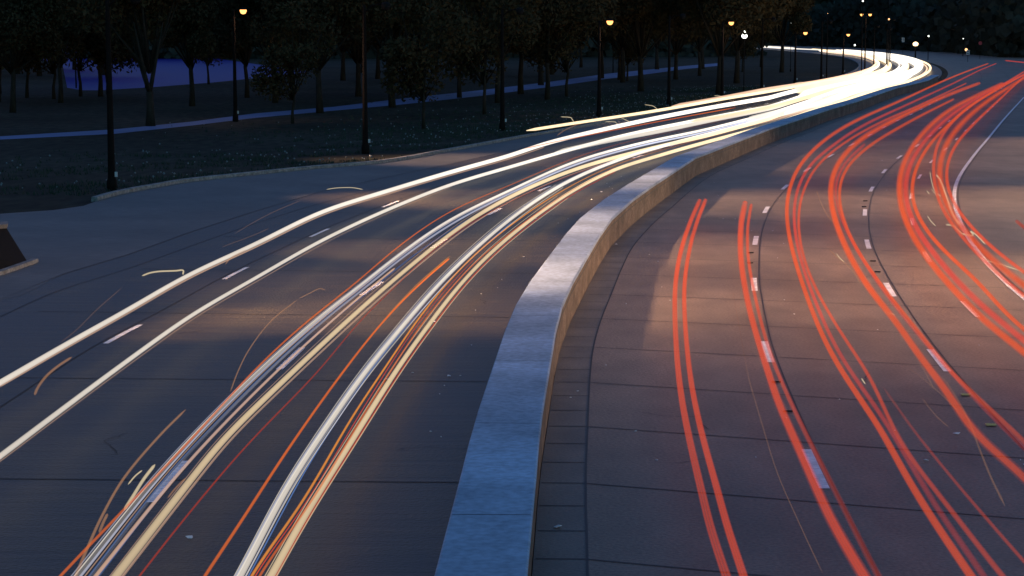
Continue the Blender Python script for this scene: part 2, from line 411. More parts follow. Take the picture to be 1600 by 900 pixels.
# abutment at the left edge
ab = empty("ramp_parapet", P(0, 420, 0)); tag(ab, "dark sloping concrete parapet end at the left edge of the road", "parapet")
a0, a1, a2, a3 = P(46,414)-ab.location, P(-160,462)-ab.location, P(-160,440)-ab.location, P(34,400)-ab.location
tA = P(10,356,1.0)-ab.location; tB = P(-160,372,1.35)-ab.location; tC = P(-160,366,1.35)-ab.location; tD = P(6,353,1.0)-ab.location
V = [a0, a1, a2, a3, tA, tB, tC, tD]
mesh("parapet_body", V, [(0,1,5,4),(1,2,6,5),(2,3,7,6),(3,0,4,7),(3,2,1,0)], ab, M_dark)
V = [tA+Vector((.05,-.1,0)), tB+Vector((0,-.1,0)), tC+Vector((0,.3,0)), tD+Vector((.05,.3,0))]
mesh("parapet_coping", V + [v+Vector((0, 0, .12)) for v in V], [(3,2,1,0),(4,5,6,7),(0,1,5,4),(1,2,6,5),(2,3,7,6),(3,0,4,7)], ab, M_gut)
kcv = crv([P(-160,470), P(-60,447), P(0,431), P(30,421), P(60,410)], 4)
tag(solid_strip(kcv, [(0, -.02), (0, .12), (.2, .12), (.2, -.02)], "kerb", M_kerb), kind="structure")

# ------------------------------------------------------------------ lamp posts
def post_parts(root, h, arm=1.2, thick=.17, lit=True, double=False):
    q = MB(); q.lathe([(thick*1.25, 0), (thick*1.2, .45), (thick*.95, .55), (thick*.85, 1.2), (thick*.5, h-.4), (thick*.45, h)], k=10); q.build("pole", M_pole, root, True)
    q = MB(); q.box((thick*1.3, -thick*1.2, .75), (.12, .05, .22)); q.build("handhole_cover", M_sign, root)
    for sgn in ((1, -1) if double else (1,)):
        q = MB(); q.tube([(0, 0, h-.5), (sgn*arm*.4, 0, h-.05), (sgn*arm, 0, h+.05)], [.06, .05, .04], 6); q.build("arm", M_pole, root, True)
        x = sgn*(arm+.25)
        q = MB(); q.lathe([(.08, .18), (.2, .13), (.28, .02), (.29, 0)], (x, 0, h-.0), 10); hd = q.build("lamp_head", M_dark, root, True)
        q = MB(); q.lathe([(.05, -.34), (.18, -.29), (.26, -.13), (.27, -.002)], (x, 0, h), 10); q.build("lens", L_sod if lit else M_dark, hd, True)
def lamp_light(loc, W, col=(1, .60, .36), size=.5):
    l = bpy.data.lights.new("lamp_light", 'SPOT'); l.energy = W; l.color = col; l.shadow_soft_size = size; l.spot_size = math.radians(155); l.spot_blend = .6
    o = bpy.data.objects.new("lamp_light", l); COL.objects.link(o); o.location = loc
    return o
GR = "street lamps along the highway"
# (lamp pixel or None, foot pixel, label)
posts = [((367,15), (368,190), True, "lit amber street lamp high over the park left of the road, beside the fork-trunked tree"),
 (None, (175,298), False, "tall unlit lamp post behind the pale kerb, nearest of the row, left end"),
 (None, (571,240), False, "tall unlit lamp post behind the kerb where the apron ends"),
 (None, (785,204), False, "slim unlit lamp post just left of where the topmost pale streak begins"),
 ((952,32), (936,183), True, "lit amber street lamp whose pole stands left of the round white park lantern"),
 (None, (1045,166), False, "unlit lamp post between the two leftmost lit kerbside amber lamps"),
 ((1141,34), (1128,155), True, "lit amber street lamp left of the white pointed park lantern at kerb"),
 (None, (1190,144), False, "unlit lamp post just right of the small white lantern by the far kerb"),
 ((1257,50), (1242,132), True, "lit amber street lamp low over the streaks, left of the double lamps"),
 (None, (1283,126), False, "slim unlit lamp post in front of the far end of the pale band"),
 ((1323,53), (1317,118), True, "small lit amber street lamp just left of the double lamps")]
for lp, ft, lit, lab in posts:
    f0 = P(ft[0], ft[1], -.04); d = f0.y
    if lp:
        h = H - (lp[1]-YH)*d/F*1.0; arm = max(.5, (lp[0]-ft[0])*d/F-.25) if ft[0] != 368 else .5
    else: h = 8.6; arm = 1.0
    r = empty("street_lamp", f0); tag(r, lab, "street lamp", GR)
    post_parts(r, h, arm, .19, lit)
    if lit: lamp_light(f0+Vector((arm+.25, 0, h-.3)), LAMP_W)
# double headed lamps in front of the far white band
for (u, v, ht, dbl, lab) in [(1351,116,(22),True,"double-headed lit amber street lamp above the far pale band"),
                        (1365,112,40,False,"thin unlit lamp post, left of a close trio before the far pale band"),
                        (1385,108,44,False,"thin unlit lamp post, in the middle of the trio before the far pale band"),
                        (1390,107,30,False,"thin unlit lamp post, right of the trio before the far pale band")]:
    f0 = P(u, v, -.04); h = H - (ht-YH)*f0.y/F
    r = empty("street_lamp", f0); tag(r, lab, "street lamp", GR); post_parts(r, h, .45, .16, dbl, dbl)
    if dbl: lamp_light(f0+Vector((.7, 0, h-.3)), LAMP_W)
f0 = P(1430, 93, -.04); r = empty("street_lamp", f0); tag(r, "brightest pale lamp where the far road bends out of sight", "street lamp", GR)
h = H - (69-YH)*f0.y/F
q = MB(); q.lathe([(.3, 0), (.2, .8), (.12, h-.5)], k=10); q.build("pole", M_pole, r, True)
q = MB(); q.lathe([(.2, -.4), (.55, -.3), (.75, .15), (.55, .5), (.15, .7)], (0, 0, h), 12); q.build("lamp_globe", glow("bright_lamp", (1, .66, .36), 3, solid=True), r, True)
# globe lanterns of the park
for (u, v, vb, lab, rr) in [(970,62,121,"white teardrop park lantern on a thin post, glowing above the pale path",.42),(1162,55,148,"white pointed park lantern beside the lit amber lamp by the kerb",.32),
                       (966,32,110,"small white lamp right of the amber one, deep in the park",.28),(1235,38,112,"small white lamp hanging dark-side left of the low amber lamp",.25)]:
    f0 = P(u, vb, -.04); h = H - (v-YH)*f0.y/F
    r = empty("park_lantern", f0); tag(r, lab, "lantern", "white park lanterns")
    q = MB(); q.lathe([(.12, 0), (.12, .4), (.06, .5), (.045, h-rr)], k=8); q.build("post", M_pole, r, True)
    q = MB(); q.lathe([(rr*.5, -rr*.95), (rr*.95, -rr*.5), (rr, 0), (rr*.75, rr*.6), (rr*.25, rr*1.3), (rr*.05, rr*1.9)], (0, 0, h), 10); q.build("lantern_glass", L_white, r, True)
# far lamps
for (u, v, dd, rr, lab) in [(753,45,420,.42,"warm lamp glowing alone in the black trees at the centre top"),(743,45,430,.14,"tiny dim lamp just left of the lone warm lamp among the trees"),
        (1343,2,330,.2,"cold white lamp cut by the top edge of the view"),(1384,30,360,.25,"small amber lamp right of the double-headed lamps"),
        (1505,77,650,.7,"small amber lamp over the right road's far end"),(1446,56,520,.3,"small white lamp right of the brightest lamp"),(1523,74,700,.4,"small white lamp at the far right above the road"),
        (1332,70,760,.5,"small white lamp at the left end of the far pale band"),(1500,60,600,.2,"faint lamp above the small grey sign"),
        (122,10,260,.10,"faint white lamp at the top left corner of the trees"),(230,12,260,.10,"faint lamp between the corner and the leftmost amber lamp"),(813,15,300,.10,"faint white point of a lamp over the middle of the park"),
        (957,58,360,.12,"tiny white lamp just left of the teardrop lantern"),(1092,67,700,.25,"dim far lamp left of the distant headlights"),(1110,68,720,.25,"dim far lamp nearest left of the distant headlights"),(1289,21,300,.07,"very faint lamp high between the amber lamps")]:
    top = Vector(((u-800)/F*dd, dd, H - (v-YH)*dd/F)); rr *= .62; r = empty("distant_lamp", (top.x, top.y, -.04)); tag(r, lab, "lamp", "small lamps far away")
    q = MB(); q.lathe([(.1, 0), (.07, top.z-rr*.9)], k=6); q.build("post", M_pole, r, True)
    q = MB(); q.lathe([(rr*.5, -rr), (rr, -rr*.3), (rr, rr*.3), (rr*.4, rr)], (0, 0, top.z), 8)
    q.build("lamp_globe", L_small if ("amber" in lab or "warm" in lab) else L_white, r, True)
# unseen street lamps added on both verges, aimed to throw warm pools on the roads
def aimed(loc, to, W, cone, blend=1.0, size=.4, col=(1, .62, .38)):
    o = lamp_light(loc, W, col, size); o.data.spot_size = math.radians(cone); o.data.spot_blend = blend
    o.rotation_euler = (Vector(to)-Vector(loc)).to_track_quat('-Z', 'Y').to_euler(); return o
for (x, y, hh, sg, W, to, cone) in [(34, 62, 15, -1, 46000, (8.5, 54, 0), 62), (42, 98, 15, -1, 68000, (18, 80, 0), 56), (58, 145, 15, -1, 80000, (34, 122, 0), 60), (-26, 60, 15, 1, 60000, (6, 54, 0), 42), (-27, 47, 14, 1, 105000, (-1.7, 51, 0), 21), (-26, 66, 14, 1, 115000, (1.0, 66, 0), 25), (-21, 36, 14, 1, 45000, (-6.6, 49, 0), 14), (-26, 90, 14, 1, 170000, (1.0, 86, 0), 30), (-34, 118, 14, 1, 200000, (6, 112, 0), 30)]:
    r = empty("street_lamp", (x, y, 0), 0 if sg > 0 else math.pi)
    tag(r, "amber street lamp added outside the view to warm the road", "street lamp", GR); post_parts(r, hh, 1.6, .17, True)
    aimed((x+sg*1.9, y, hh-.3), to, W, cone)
# ------------------------------------------------------------------ trees
def crown_mesh(seed, h, rx, z0, nl, leaf, lobes=9):
    rnd = random.Random(seed); V = []; Fc = []
    cs = []
    for _ in range(lobes):
        a = rnd.uniform(0, 6.283); rr = rx*math.sqrt(rnd.uniform(.02, .75)); zz = rnd.uniform(z0+(h-z0)*.12, h-(h-z0)*.12)
        k = 1 - abs((zz-z0)/(h-z0)-.45)*.9; cs.append((Vector((rr*math.cos(a)*k, rr*math.sin(a)*k, zz)), rx*rnd.uniform(.25, .48)))
    for i in range(nl):
        c, r = cs[rnd.randrange(lobes)]
        d = Vector((rnd.gauss(0, 1), rnd.gauss(0, 1), rnd.gauss(0, .8))).normalized()*r*rnd.uniform(.35, 1.08)**.6
        p = c + d; s_ = leaf*rnd.uniform(.5, 1.3)
        a = Vector((rnd.gauss(0, 1), rnd.gauss(0, 1), rnd.gauss(0, 1))).normalized(); b_ = a.cross(Vector((rnd.gauss(0, 1), rnd.gauss(0, 1), rnd.gauss(0, 1)))).normalized()
        n_ = len(V); V += [p-a*s_, p+b_*s_*.5, p+a*s_, p-b_*s_*.5]; Fc.append((n_, n_+1, n_+2, n_+3))
    me = bpy.data.meshes.new("crown"); me.from_pydata([tuple(v) for v in V], [], Fc); me.materials.append(M_leaf); return me, cs
def trunk_mesh(seed, cs, z0, r0, fork=False):
    rnd = random.Random(seed); q = MB()
    top = z0*.75
    if fork:
        q.tube([(0, 0, -.1), (.02, 0, 1.2), (0, 0, 2.6)], [r0*1.35, r0, r0*.95], 9)
        for dx, dy in ((-1.7, .3), (1.5, -.2), (.4, 1.2), (-.6, -.9)):
            q.tube([(0, 0, 2.45), (dx*.35, dy*.35, 3.6), (dx*.8, dy*.8, 5.2), (dx*1.5, dy*1.5, 7.8)], [r0*.6, r0*.45, r0*.33, r0*.12], 7)
    else: q.tube([(0, 0, -.1), (rnd.uniform(-.1, .1), 0, top*.5), (rnd.uniform(-.2, .2), rnd.uniform(-.2, .2), top), (0, 0, z0+2.5)], [r0*1.35, r0, r0*.85, r0*.4], 9)
    for c, r in cs:
        base = Vector((0, 0, top if not fork else 4.0))
        q.tube([base, base.lerp(c, .5)+Vector((0, 0, -.2)), c], [r0*.42, r0*.26, .03], 6)
    me = bpy.data.meshes.new("trunk"); me.from_pydata([tuple(v) for v in q.V], [], q.F); me.materials.append(M_bark)
    for p in me.polygons: p.use_smooth = True
    return me
PROT = []
for sd, h, rx, z0, nl, lf, r0, fk in [(1, 15, 5.6, 5.2, 5200, .42, .26, False), (2, 17, 6.4, 5.6, 6000, .45, .3, False), (3, 13, 4.6, 4.2, 4200, .38, .2, False), (4, 16, 6.6, 6.0, 5600, .42, .30, True),
                              (5, 8.5, 3.1, 2.2, 1500, .30, .1, False), (6, 20, 7.5, 5.0, 7000, .5, .32, False)]:
    cm, cs = crown_mesh(sd, h, rx, z0, int(nl*3.4), lf*.54, 16); PROT.append((trunk_mesh(sd, cs, z0, r0, fk), cm))
def tree(kind, x, y, rz, sc, label, group):
    r = empty("tree", (x, y, -.05), rz); r.scale = (sc,)*3; tag(r, label, "tree", group)
    link("trunk", PROT[kind][0], r); link("crown", PROT[kind][1], r)
park = [ # px foot, kind, scale, label
 (235,196,3,1.0,"fork-trunked tree standing before the blue water at the upper left"),
 (326,131,4,1.5,"small open-branched tree on the far bank silhouetted on the water"),
 (386,152,0,.85,"dark tree just right of the leftmost amber lamp, over the water's right part"),
 (157,150,0,.9,"dark bushy tree in front of the water, left of the nearest lamp post"),
 (95,160,2,1.1,"dark tree seen in front of the water toward the left edge"),
 (20,175,1,.8,"leftmost park tree, with its crown filling the corner"),
 (42,152,4,1.7,"low-crowned small tree at the left edge, before the water's hidden part"),
 (84,154,4,1.6,"second low-crowned small tree from the left edge"),
 (126,150,4,1.7,"low-crowned small tree just left of the bushy tree by the water"),
 (168,147,4,1.5,"low-crowned small tree closing the left end of the blue water"),
 (-2,158,4,1.8,"low-crowned small tree cut by the left edge of the view"),
 (500,176,1,.9,"thick-trunked park tree right of the water"),
 (457,192,4,1.1,"slim young tree between the water and the thick-trunked tree"),
 (613,167,1,.95,"straight-trunked tree where the pale path widens"),
 (662,201,4,1.2,"slim young tree in the grass in front of the pale path, mid left"),
 (718,152,2,1.1,"tree behind the pale path left of the lone warm lamp"),
 (757,178,4,1.5,"slim tree left of the post where the pale streak begins"),
 (778,160,0,1.0,"full tree on the path side behind the slim post"),
 (855,155,2,1.2,"tree in the grass right of the slim unlit post"),
 (885,150,4,1.6,"young tree just right of the tree beside the slim post"),
 (968,124,0,1.0,"tree by the pale path under the teardrop lantern"),
 (980,126,4,1.4,"small tree touching the teardrop lantern's right side"),
 (560,150,5,.9,"broad tree filling the dark between water and path"),
 (430,160,0,.95,"tree whose crown closes the water's right end"),
 (1093,118,0,1.0,"tree where the pale path meets the far kerb"),
 (1160,112,4,1.4,"small tree in front of the second patch of blue beyond the path"),
 (300,165,1,.8,"tree with its crown hanging over the middle of the water")]
rnd = random.Random(3)
for u, v, k, sc, lab in park:
    p = P(u, v); tree(k, p.x, p.y, rnd.uniform(0, 6.28), sc, lab, "trees of the park")
# second row of the park behind, seen as crowns over the path
seen = 0
SIDE = ["in the back row left of the water", "in the back row behind the thick-trunked tree", "in the back row behind the pale path", "in the back row behind the lanterns", "in the back row before the far headlights"]
for i in range(46):
    u = -60 + i*31 + rnd.uniform(-10, 10); 
    if 175 < u < 420: dd = rnd.uniform(175, 200); k = 3 if i % 2 else 5; 
    else: dd = rnd.uniform(230, 420); k = rnd.choice((0, 1, 5, 5))
    if 175 < u < 420: continue
    x = (u-800)/F*dd
    if nearest(SP, SL, (x, dd))[1] < 19: continue
    lab = "dark full-crowned tree " + SIDE[0 if u < 180 else 1 if u < 560 else 2 if u < 880 else 3 if u < 1060 else 4]
    sc = 1.0 if dd > 210 else .95
    tree(k, x, dd, rnd.uniform(0, 6.28), sc*rnd.uniform(.95, 1.15), lab, "trees of the back row")
# far woods: one mass each
def wood(name, pts, n_, hh, label, leaf=1.3):
    rnd_ = random.Random(n_); V = []; Fc = []; L_ = clen(pts)
    for i in range(n_):
        p = at(pts, L_, rnd_.uniform(0, L_[-1]))[0]; r = rnd_.uniform(4, 8); c = p + Vector((rnd_.uniform(-14, 14), rnd_.uniform(-14, 14), rnd_.uniform(.05, .85)*hh*(.8+.25*math.sin(p.x*.07)+.15*math.sin(p.x*.19+p.y*.03))))
        for j in range(26):
            d = Vector((rnd_.gauss(0, 1), rnd_.gauss(0, 1), rnd_.gauss(0, .9))).normalized()*r*rnd_.uniform(.5, 1)
            a = Vector((rnd_.gauss(0, 1), rnd_.gauss(0, .4), rnd_.gauss(0, 1))).normalized(); b_ = a.cross(Vector((rnd_.gauss(0, .3), 1, rnd_.gauss(0, .3)))).normalized(); s_ = leaf*rnd_.uniform(.6, 1.5)
            q_ = c + d; q_.z = max(q_.z, .3); k_ = len(V); V += [q_-a*s_, q_+b_*s_, q_+a*s_, q_-b_*s_]; Fc.append((k_, k_+1, k_+2, k_+3))
    o = mesh(name, V, Fc, None, M_wood); tag(o, label, "woods", None, "stuff")
wood("distant_wood", [Vector((150, 560, 0)), Vector((165, 700, 0)), Vector((170, 900, 0)), Vector((150, 1150, 0))], 2200, 40, "dark wooded hillside right of the far road", 1.3)
wood("distant_wood", [Vector((128, 420, 0)), Vector((150, 400, 0)), Vector((260, 420, 0)), Vector((420, 480, 0))], 1700, 26, "dark woods closing the view at the upper right edge", 1.0)
wood("distant_wood", [Vector((-700, 1500, 0)), Vector((-200, 1650, 0)), Vector((60, 1350, 0)), Vector((90, 1500, 0)), Vector((135, 1500, 0)), Vector((170, 1200, 0)), Vector((300, 1100, 0))], 3600, 58, "black far shore woods across the whole horizon", 3)
wood("distant_wood", [Vector((60, 620, 0)), Vector((20, 600, 0)), Vector((-60, 560, 0)), Vector((-110, 560, 0))], 1000, 26, "dark mass of woods behind the park's back row", 1.1)

# ------------------------------------------------------------------ grass tufts beside the kerb
rnd = random.Random(11); V = []; Fc = []; V2 = []; F2 = []; KL = clen(KC)
for i in range(9000):
    p, t = at(KC, KL, rnd.uniform(8, 190)); o_ = .5 + abs(rnd.gauss(0, 1))*9
    if noise.noise(Vector((p.x*.12, p.y*.12+o_*.3, 0))) < -.12: continue
    c = p + Vector((-t.y, t.x, 0))*o_; c.z = -.05
    if c.y < 60: continue
    for j in range(4):
        a = rnd.uniform(0, 6.28); w_ = .03; hgt = rnd.uniform(.08, .25); k_ = len(V)
        q_ = c + Vector((rnd.uniform(-.2, .2), rnd.uniform(-.2, .2), 0)); V += [q_-Vector((math.cos(a), math.sin(a), 0))*w_, q_+Vector((math.cos(a), math.sin(a), 0))*w_, q_+Vector((rnd.uniform(-.1, .1), rnd.uniform(-.1, .1), hgt))]; Fc.append((k_, k_+1, k_+2))
    if rnd.random() < .12:
        k_ = len(V2); s_ = rnd.uniform(.03, .07); q_ = c + Vector((0, 0, .28)); V2 += [q_+Vector((-s_, 0, 0)), q_+Vector((0, 0, -s_)), q_+Vector((s_, 0, 0)), q_+Vector((0, 0, s_)), q_+Vector((0, -s_, 0)), q_+Vector((0, s_, 0))]
        F2 += [(k_, k_+1, k_+4), (k_+1, k_+2, k_+4), (k_+2, k_+3, k_+4), (k_+3, k_, k_+4), (k_+1, k_, k_+5), (k_+2, k_+1, k_+5), (k_+3, k_+2, k_+5), (k_, k_+3, k_+5)]
tag(mesh("grass", V, Fc, None, M_blade), "dark rough grass growing behind the left kerb", "grass", None, "stuff")
tag(mesh("wildflowers", V2, F2, None, M_flower), "pale specks of small flowers in the dark verge grass", "flowers", None, "stuff")

# ------------------------------------------------------------------ signs, markers, litter
def sign(u, v, vb, wpx, hpx, m_, lab, rnd_=False):
    f0 = P(u, vb, -.04); d = f0.y; h = H-(v-YH)*d/F; r = empty("road_sign", f0); tag(r, lab, "sign")
    q = MB(); q.tube([(0, .06, 0), (0, .06, h)], .05, 6); q.build("post", M_pole, r)
    w_, hh = wpx*d/F, hpx*d/F
    q = MB()
    if rnd_:
        q.V = [Vector((w_/2*math.cos(a*math.pi/4+.39), y_, h+hh/2*math.sin(a*math.pi/4+.39))) for y_ in (-.02, .02) for a in range(8)]
        q.F = [tuple(range(8)), tuple(reversed(range(8, 16)))] + [(a, 8+a, 8+(a+1) % 8, (a+1) % 8) for a in range(8)]
    else: q.box((0, 0, h), (w_, .04, hh))
    pan = q.build("panel", m_, r)
    if not rnd_:
        q = MB()
        for k in (-.22, .18): q.box((0, -.025, h+hh*k), (w_*.5, .01, hh*.16))
        q.build("lettering", M_dark, pan)
sign(1410.5, 62, 88, 4, 7, M_sign, "small pale grey road sign left of the brightest lamp")
sign(1512, 81, 97, 5, 7, M_sign, "small pale grey road sign at the far end of the right road")
sign(1531, 67, 92, 6, 6, M_red, "dim red octagonal sign above the far right road", True)
def marker(u, v, m_, lab, nm, w_=.17, l_=.09):
    p = P(u, v, .02); o = empty(nm, p); tag(o, lab, "road marker", "small markers in the road surface")
    q = MB(); q.box((0, 0, .0), (w_, l_, .02)); q.build("base_plate", M_joint, o)
    q = MB(); 
    for s_ in (-1, 1): q.box((0, s_*l_*.5, .012), (w_*1.05, .012, .024))
    q.box((w_*.5, 0, .012), (.012, l_, .024)); q.box((-w_*.5, 0, .012), (.012, l_, .024))
    q.build("rim", m_, o)
marker(1509, 617, M_amber, "yellow-edged plate in the road on the second lane joint, nearer the paint dash", "road_marker")
marker(1548, 664, M_amber, "yellow-edged plate in the road on the second lane joint, nearest the camera", "road_marker")
for u, v, lab in [(1213,597,"dark plate on the first lane joint, below the upper near dash"),(1231,643,"dark plate on the first lane joint, just above the nearest big dash"),
                  (1173,395,"dark strip on the first lane joint, upper of two by the short streaks"),(1172,411,"dark strip on the first lane joint, lower of two by the short streaks"),
                  (1352,314,"dark strip on the second lane joint, upper of the far pair"),(1350,323,"dark strip on the second lane joint, lower of the far pair"),
                  (1364,408,"dark strip on the second lane joint, upper of the middle pair"),(1371,425,"dark strip on the second lane joint, lower of the middle pair")]:
    marker(u, v, M_joint, lab, "road_marker", .17, .035)
for u, v, s_, lab in [(872,823,.07,"scrap of white paper in the gutter near the bottom of the wall"),(1495,678,.06,"white scrap lying between the near red streaks"),(1447,720,.04,"pale crumb of litter below the white scrap"),
                      (963,382,.05,"white scrap at the foot of the wall's brown face"),(837,342,.05,"white scrap on the left road beside the cream streak"),(909,342,.05,"scrap on the left road against the wall"),
                      (940,300,.05,"pale scrap on the left road, upper one by the wall"),(925,312,.05,"pale scrap on the left road, second by the wall"),(604,593,.05,"pale scrap among the yellow streaks"),
                      (297,840,.05,"white scrap on the dark road at the lower left"),(702,588,.05,"scrap on the warm patch of road, left of the wall"),(679,503,.04,"small scrap on the warm patch, farther one")]:
    p = P(u, v, .02); q = MB(); r_ = [Vector((s_*random.uniform(.6, 1.3)*math.cos(a*1.05), s_*.8*random.uniform(.6, 1.3)*math.sin(a*1.05), random.uniform(0, .03))) for a in range(6)]
    q.V = r_ + [Vector((0, 0, .03))] + [v_-Vector((0, 0, .006)) for v_ in r_]; q.F = [(a, (a+1) % 6, 6) for a in range(6)] + [tuple(range(12, 6, -1))] + [(a, 7+a, 7+(a+1) % 6, (a+1) % 6) for a in range(6)]
    o = q.build("litter", M_paper); o.location = p; tag(o, lab, "litter")

rnd = random.Random(21); q = MB()
for i in range(150):
    s_ = rnd.uniform(25, 150); p, t = at(SP, SL, nearest(SP, SL, (0, 26))[0]+s_-20); nrm = Vector((-t.y, t.x, 0))
    o_ = 1.1+abs(rnd.gauss(0, 1.6)) if i % 3 else -abs(rnd.gauss(0, 5))-.1
    c = p+nrm*o_+Vector((0, 0, .014)); w_ = rnd.uniform(.008, .024)
    q.box(c, (w_*2, w_, .012), Matrix.Rotation(rnd.uniform(0, 3), 3, 'Z'))
tag(q.build("grit", M_paper), "pale crumbs of grit scattered along the foot of the wall", "grit", None, "stuff")

# ------------------------------------------------------------------ trails of light
TN = [0]
def trail(pix, z, r, m_, label, far=None, glow_ends=(1.0, 1.0), dr=None, cat="light streak", k=8, step=6, taper=True, lat=0.0):
    c = [P(u, v, z) for u, v in (smooth_px(pix) if len(pix) > 6 and pix[0][1]-pix[-1][1] > 150 or len(pix) > 8 else pix)]
    if far:
        s_, o_ = nearest(SP, SL, c[-1]); dest = dr if dr is not None else o_
        s1 = s_ + 15; s00 = s_
        while s1 < far:
            p, t = at(SP, SL, s1); f = min(1, (s1-s00)/150); oo = o_*(1-f)+dest*f
            q_ = p + Vector((-t.y, t.x, 0))*oo; q_.z = z; c.append(q_); s1 += 18+(s1-s00)*.05
    if pix[0][0] > 1590 or pix[0][1] > 895 or pix[0][0] < -40: c = [c[0]+(c[0]-c[1]).normalized()*14] + c      # runs on beyond the view
    c = crv(c, step)
    if lat: c = off(c, lat)
    L_ = clen(c); q = MB()
    rad = [r]*len(c)
    if z == .82: rad = [q_*(1+max(0, min(1.5, (p_.y-42)/62))) for q_, p_ in zip(rad, c)]
    if taper: rad[0] = r*.3; rad[-1] = r*.3
    if far: rad = [q_*(1+max(0, min(3.0, (p_.y-52)/58))) for q_, p_ in zip(rad, c)]
    base = c[0].copy()
    q.tube([p-base for p in c], rad, k)
    me = bpy.data.meshes.new("light_streak"); me.from_pydata([tuple(v) for v in q.V], [], q.F); me.update()
    at_ = me.attributes.new("glow", 'FLOAT', 'POINT'); n_ = len(c); seedv = (pix[0][0]*.37+pix[-1][1]*.11+r*91) % 50
    for i in range(n_):
        f = L_[i]/L_[-1]; d = c[i].y
        # glow_ends: value at first traced end, and value beyond
        if callable(glow_ends): gv = glow_ends(d)
        else: gv = glow_ends[0] + (glow_ends[1]-glow_ends[0])*min(1, f*1.0)
        gv *= 1 + .13*noise.noise(Vector((L_[i]*.09+seedv, seedv, 0))) + .07*noise.noise(Vector((L_[i]*.5, seedv, 3)))
        for j in range(k): at_.data[i*k+j].value = gv
    ax_ = me.attributes.new("axis", 'FLOAT_VECTOR', 'POINT')
    for i in range(n_):
        t_ = (c[min(i+1, n_-1)]-c[max(i-1, 0)]).normalized()
        for j in range(k): ax_.data[i*k+j].vector = t_
    o = link("light_streak", me, None, m_, True); o.location = base
    o.visible_shadow = False                 # light in the air throws no shadow
    tag(o, label, cat, "light streaks above the lanes"); return o
far_dim = lambda a: (lambda d: (a+(1-a)*max(0, min(1, (d-25)/25)))*max(.18, 1-max(0, (d-70)/60)))
near_fade = lambda a, d0, d1: (lambda d: a + (1-a)*max(0, min(1, (d-d0)/(d1-d0))))
boost = lambda d: 1.0 + max(0, min(1.1, (d-62)/100))
def nb(a, d0, d1):
    f = near_fade(a, d0, d1); return lambda d: f(d)*boost(d)
T1 = [(-60,632),(0,598),(100,540),(200,484),(290,432),(400,381),(500,332),(600,300),(700,270),(800,242),(850,225),(975,195),(1100,170),(1200,153)]
T2 = [(-70,765),(0,713),(70,660),(150,600),(222,547),(300,492),(400,434),(500,377),(600,330),(700,290),(800,260),(862,242),(930,223),(1000,206),(1100,186),(1200,167)]
T3 = [(60,938),(97,897),(190,800),(300,685),(400,576),(480,502),(550,447),(625,383),(700,332),(800,288),(900,246),(975,223),(1100,195),(1200,172)]
T4 = [(92,935),(125,895),(250,740),(370,613),(492,502),(562,447),(625,397),(700,345),(800,296),(900,252),(1000,224),(1100,203),(1200,178)]
T4b = [(115,935),(150,890),(265,742),(380,619),(500,506),(570,450),(632,400),(710,347),(800,301),(900,257),(1000,228),(1100,207),(1200,181)]
T5 = [(122,935),(152,897),(290,727),(420,592),(520,500),(570,457),(617,419)]
T6 = [(150,940),(185,895),(290,760),(350,686),(450,588),(542,502),(597,453),(660,400),(725,350),(800,306),(900,264),(1025,230),(1100,213),(1200,186)]
T7 = [(190,935),(222,895),(275,827),(380,702),(500,577),(560,504),(612,453),(700,372),(800,313),(900,271),(1000,240),(1100,217)]
T8 = [(298,935),(322,897),(370,825),(450,702),(530,589),(597,504),(650,449),(702,404)]
T9 = [(355,935),(377,897),(450,760),(515,660),(570,582),(637,500),(680,450),(730,400),(800,340),(875,290),(960,252),(1050,224),(1125,205),(1200,185)]
T10 = [(368,935),(390,897),(480,730),(530,652),(595,558),(645,500),(690,450),(740,400),(800,346)]
T11 = [(374,935),(397,893),(475,780),(550,652),(600,577),(650,503),(692,450),(735,404),(800,350),(880,297),(960,258),(1050,230),(1150,204)]
T12 = [(387,935),(408,895),(490,778),(558,665),(612,577),(660,505),(703,452),(748,404),(805,358),(885,302),(960,262)]
T13 = [(400,940),(425,897),(475,808),(550,688),(625,570),(674,502),(714,450),(757,404),(805,362),(880,307),(955,267),(1030,243),(1100,223),(1200,197)]
T0 = [(823,204),(900,192),(1000,177),(1066,166),(1133,154),(1200,143),(1250,134)]
FAR = 760
trail(T1, .66, .056, G_white, "long white streak highest of the two across the left lane", FAR, nb(.9, 30, 60), 12.6)
trail([(u, v+5) for u, v in T1[1:11]], .6, .028, G_peach, "thin peach edge under the upper left white streak", None, (.5, .9))
trail(T2, .66, .046, G_white, "lower white streak of the pair crossing the left lane", FAR, nb(.75, 30, 60), 11)
trail(T3, .85, .020, G_orange, "thin orange streak on the left edge of the middle bundle", None, far_dim(.8))
trail(T4, .68, .034, G_white, "bluish white streak just right of the middle bundle's orange edge", FAR, nb(.12, 30, 62), 8.6)
trail([(u+4, v+1) for u, v in T4], .66, .014, G_cool, "hair-thin pale line inside the middle bundle's bluish band", None, (.8, 1))
trail(T4b, .68, .024, G_cool, "second bluish white streak in the middle bundle", FAR, nb(.12, 30, 62), 8.0)
trail([(u-3, v) for u, v in T4b], .5, .012, G_blue, "hair-thin blue line in the middle bundle", None, (1, 1))
trail([(u+9, v+3) for u, v in T4b[:9]], .5, .02, G_blue, "dim blue line left of the cream streak at bottom", None, (1, 1))
trail(T5, .66, .026, G_peach, "peach white streak ending short at its upper tip in the middle bundle", None, (.9, 1.1))
trail(T6, .66, .052, G_cream, "thick cream streak, right side of the middle bundle", FAR, nb(.65, 25, 50), 7.0)
trail([(u+10, v+2) for u, v in T6[:12]], .6, .014, G_peach, "hair-thin pale edge right of the thick cream streak", None, (.4, 1))
trail(T7, .85, .014, G_dred, "dim dark red line right of the thick cream streak", None, far_dim(.8))
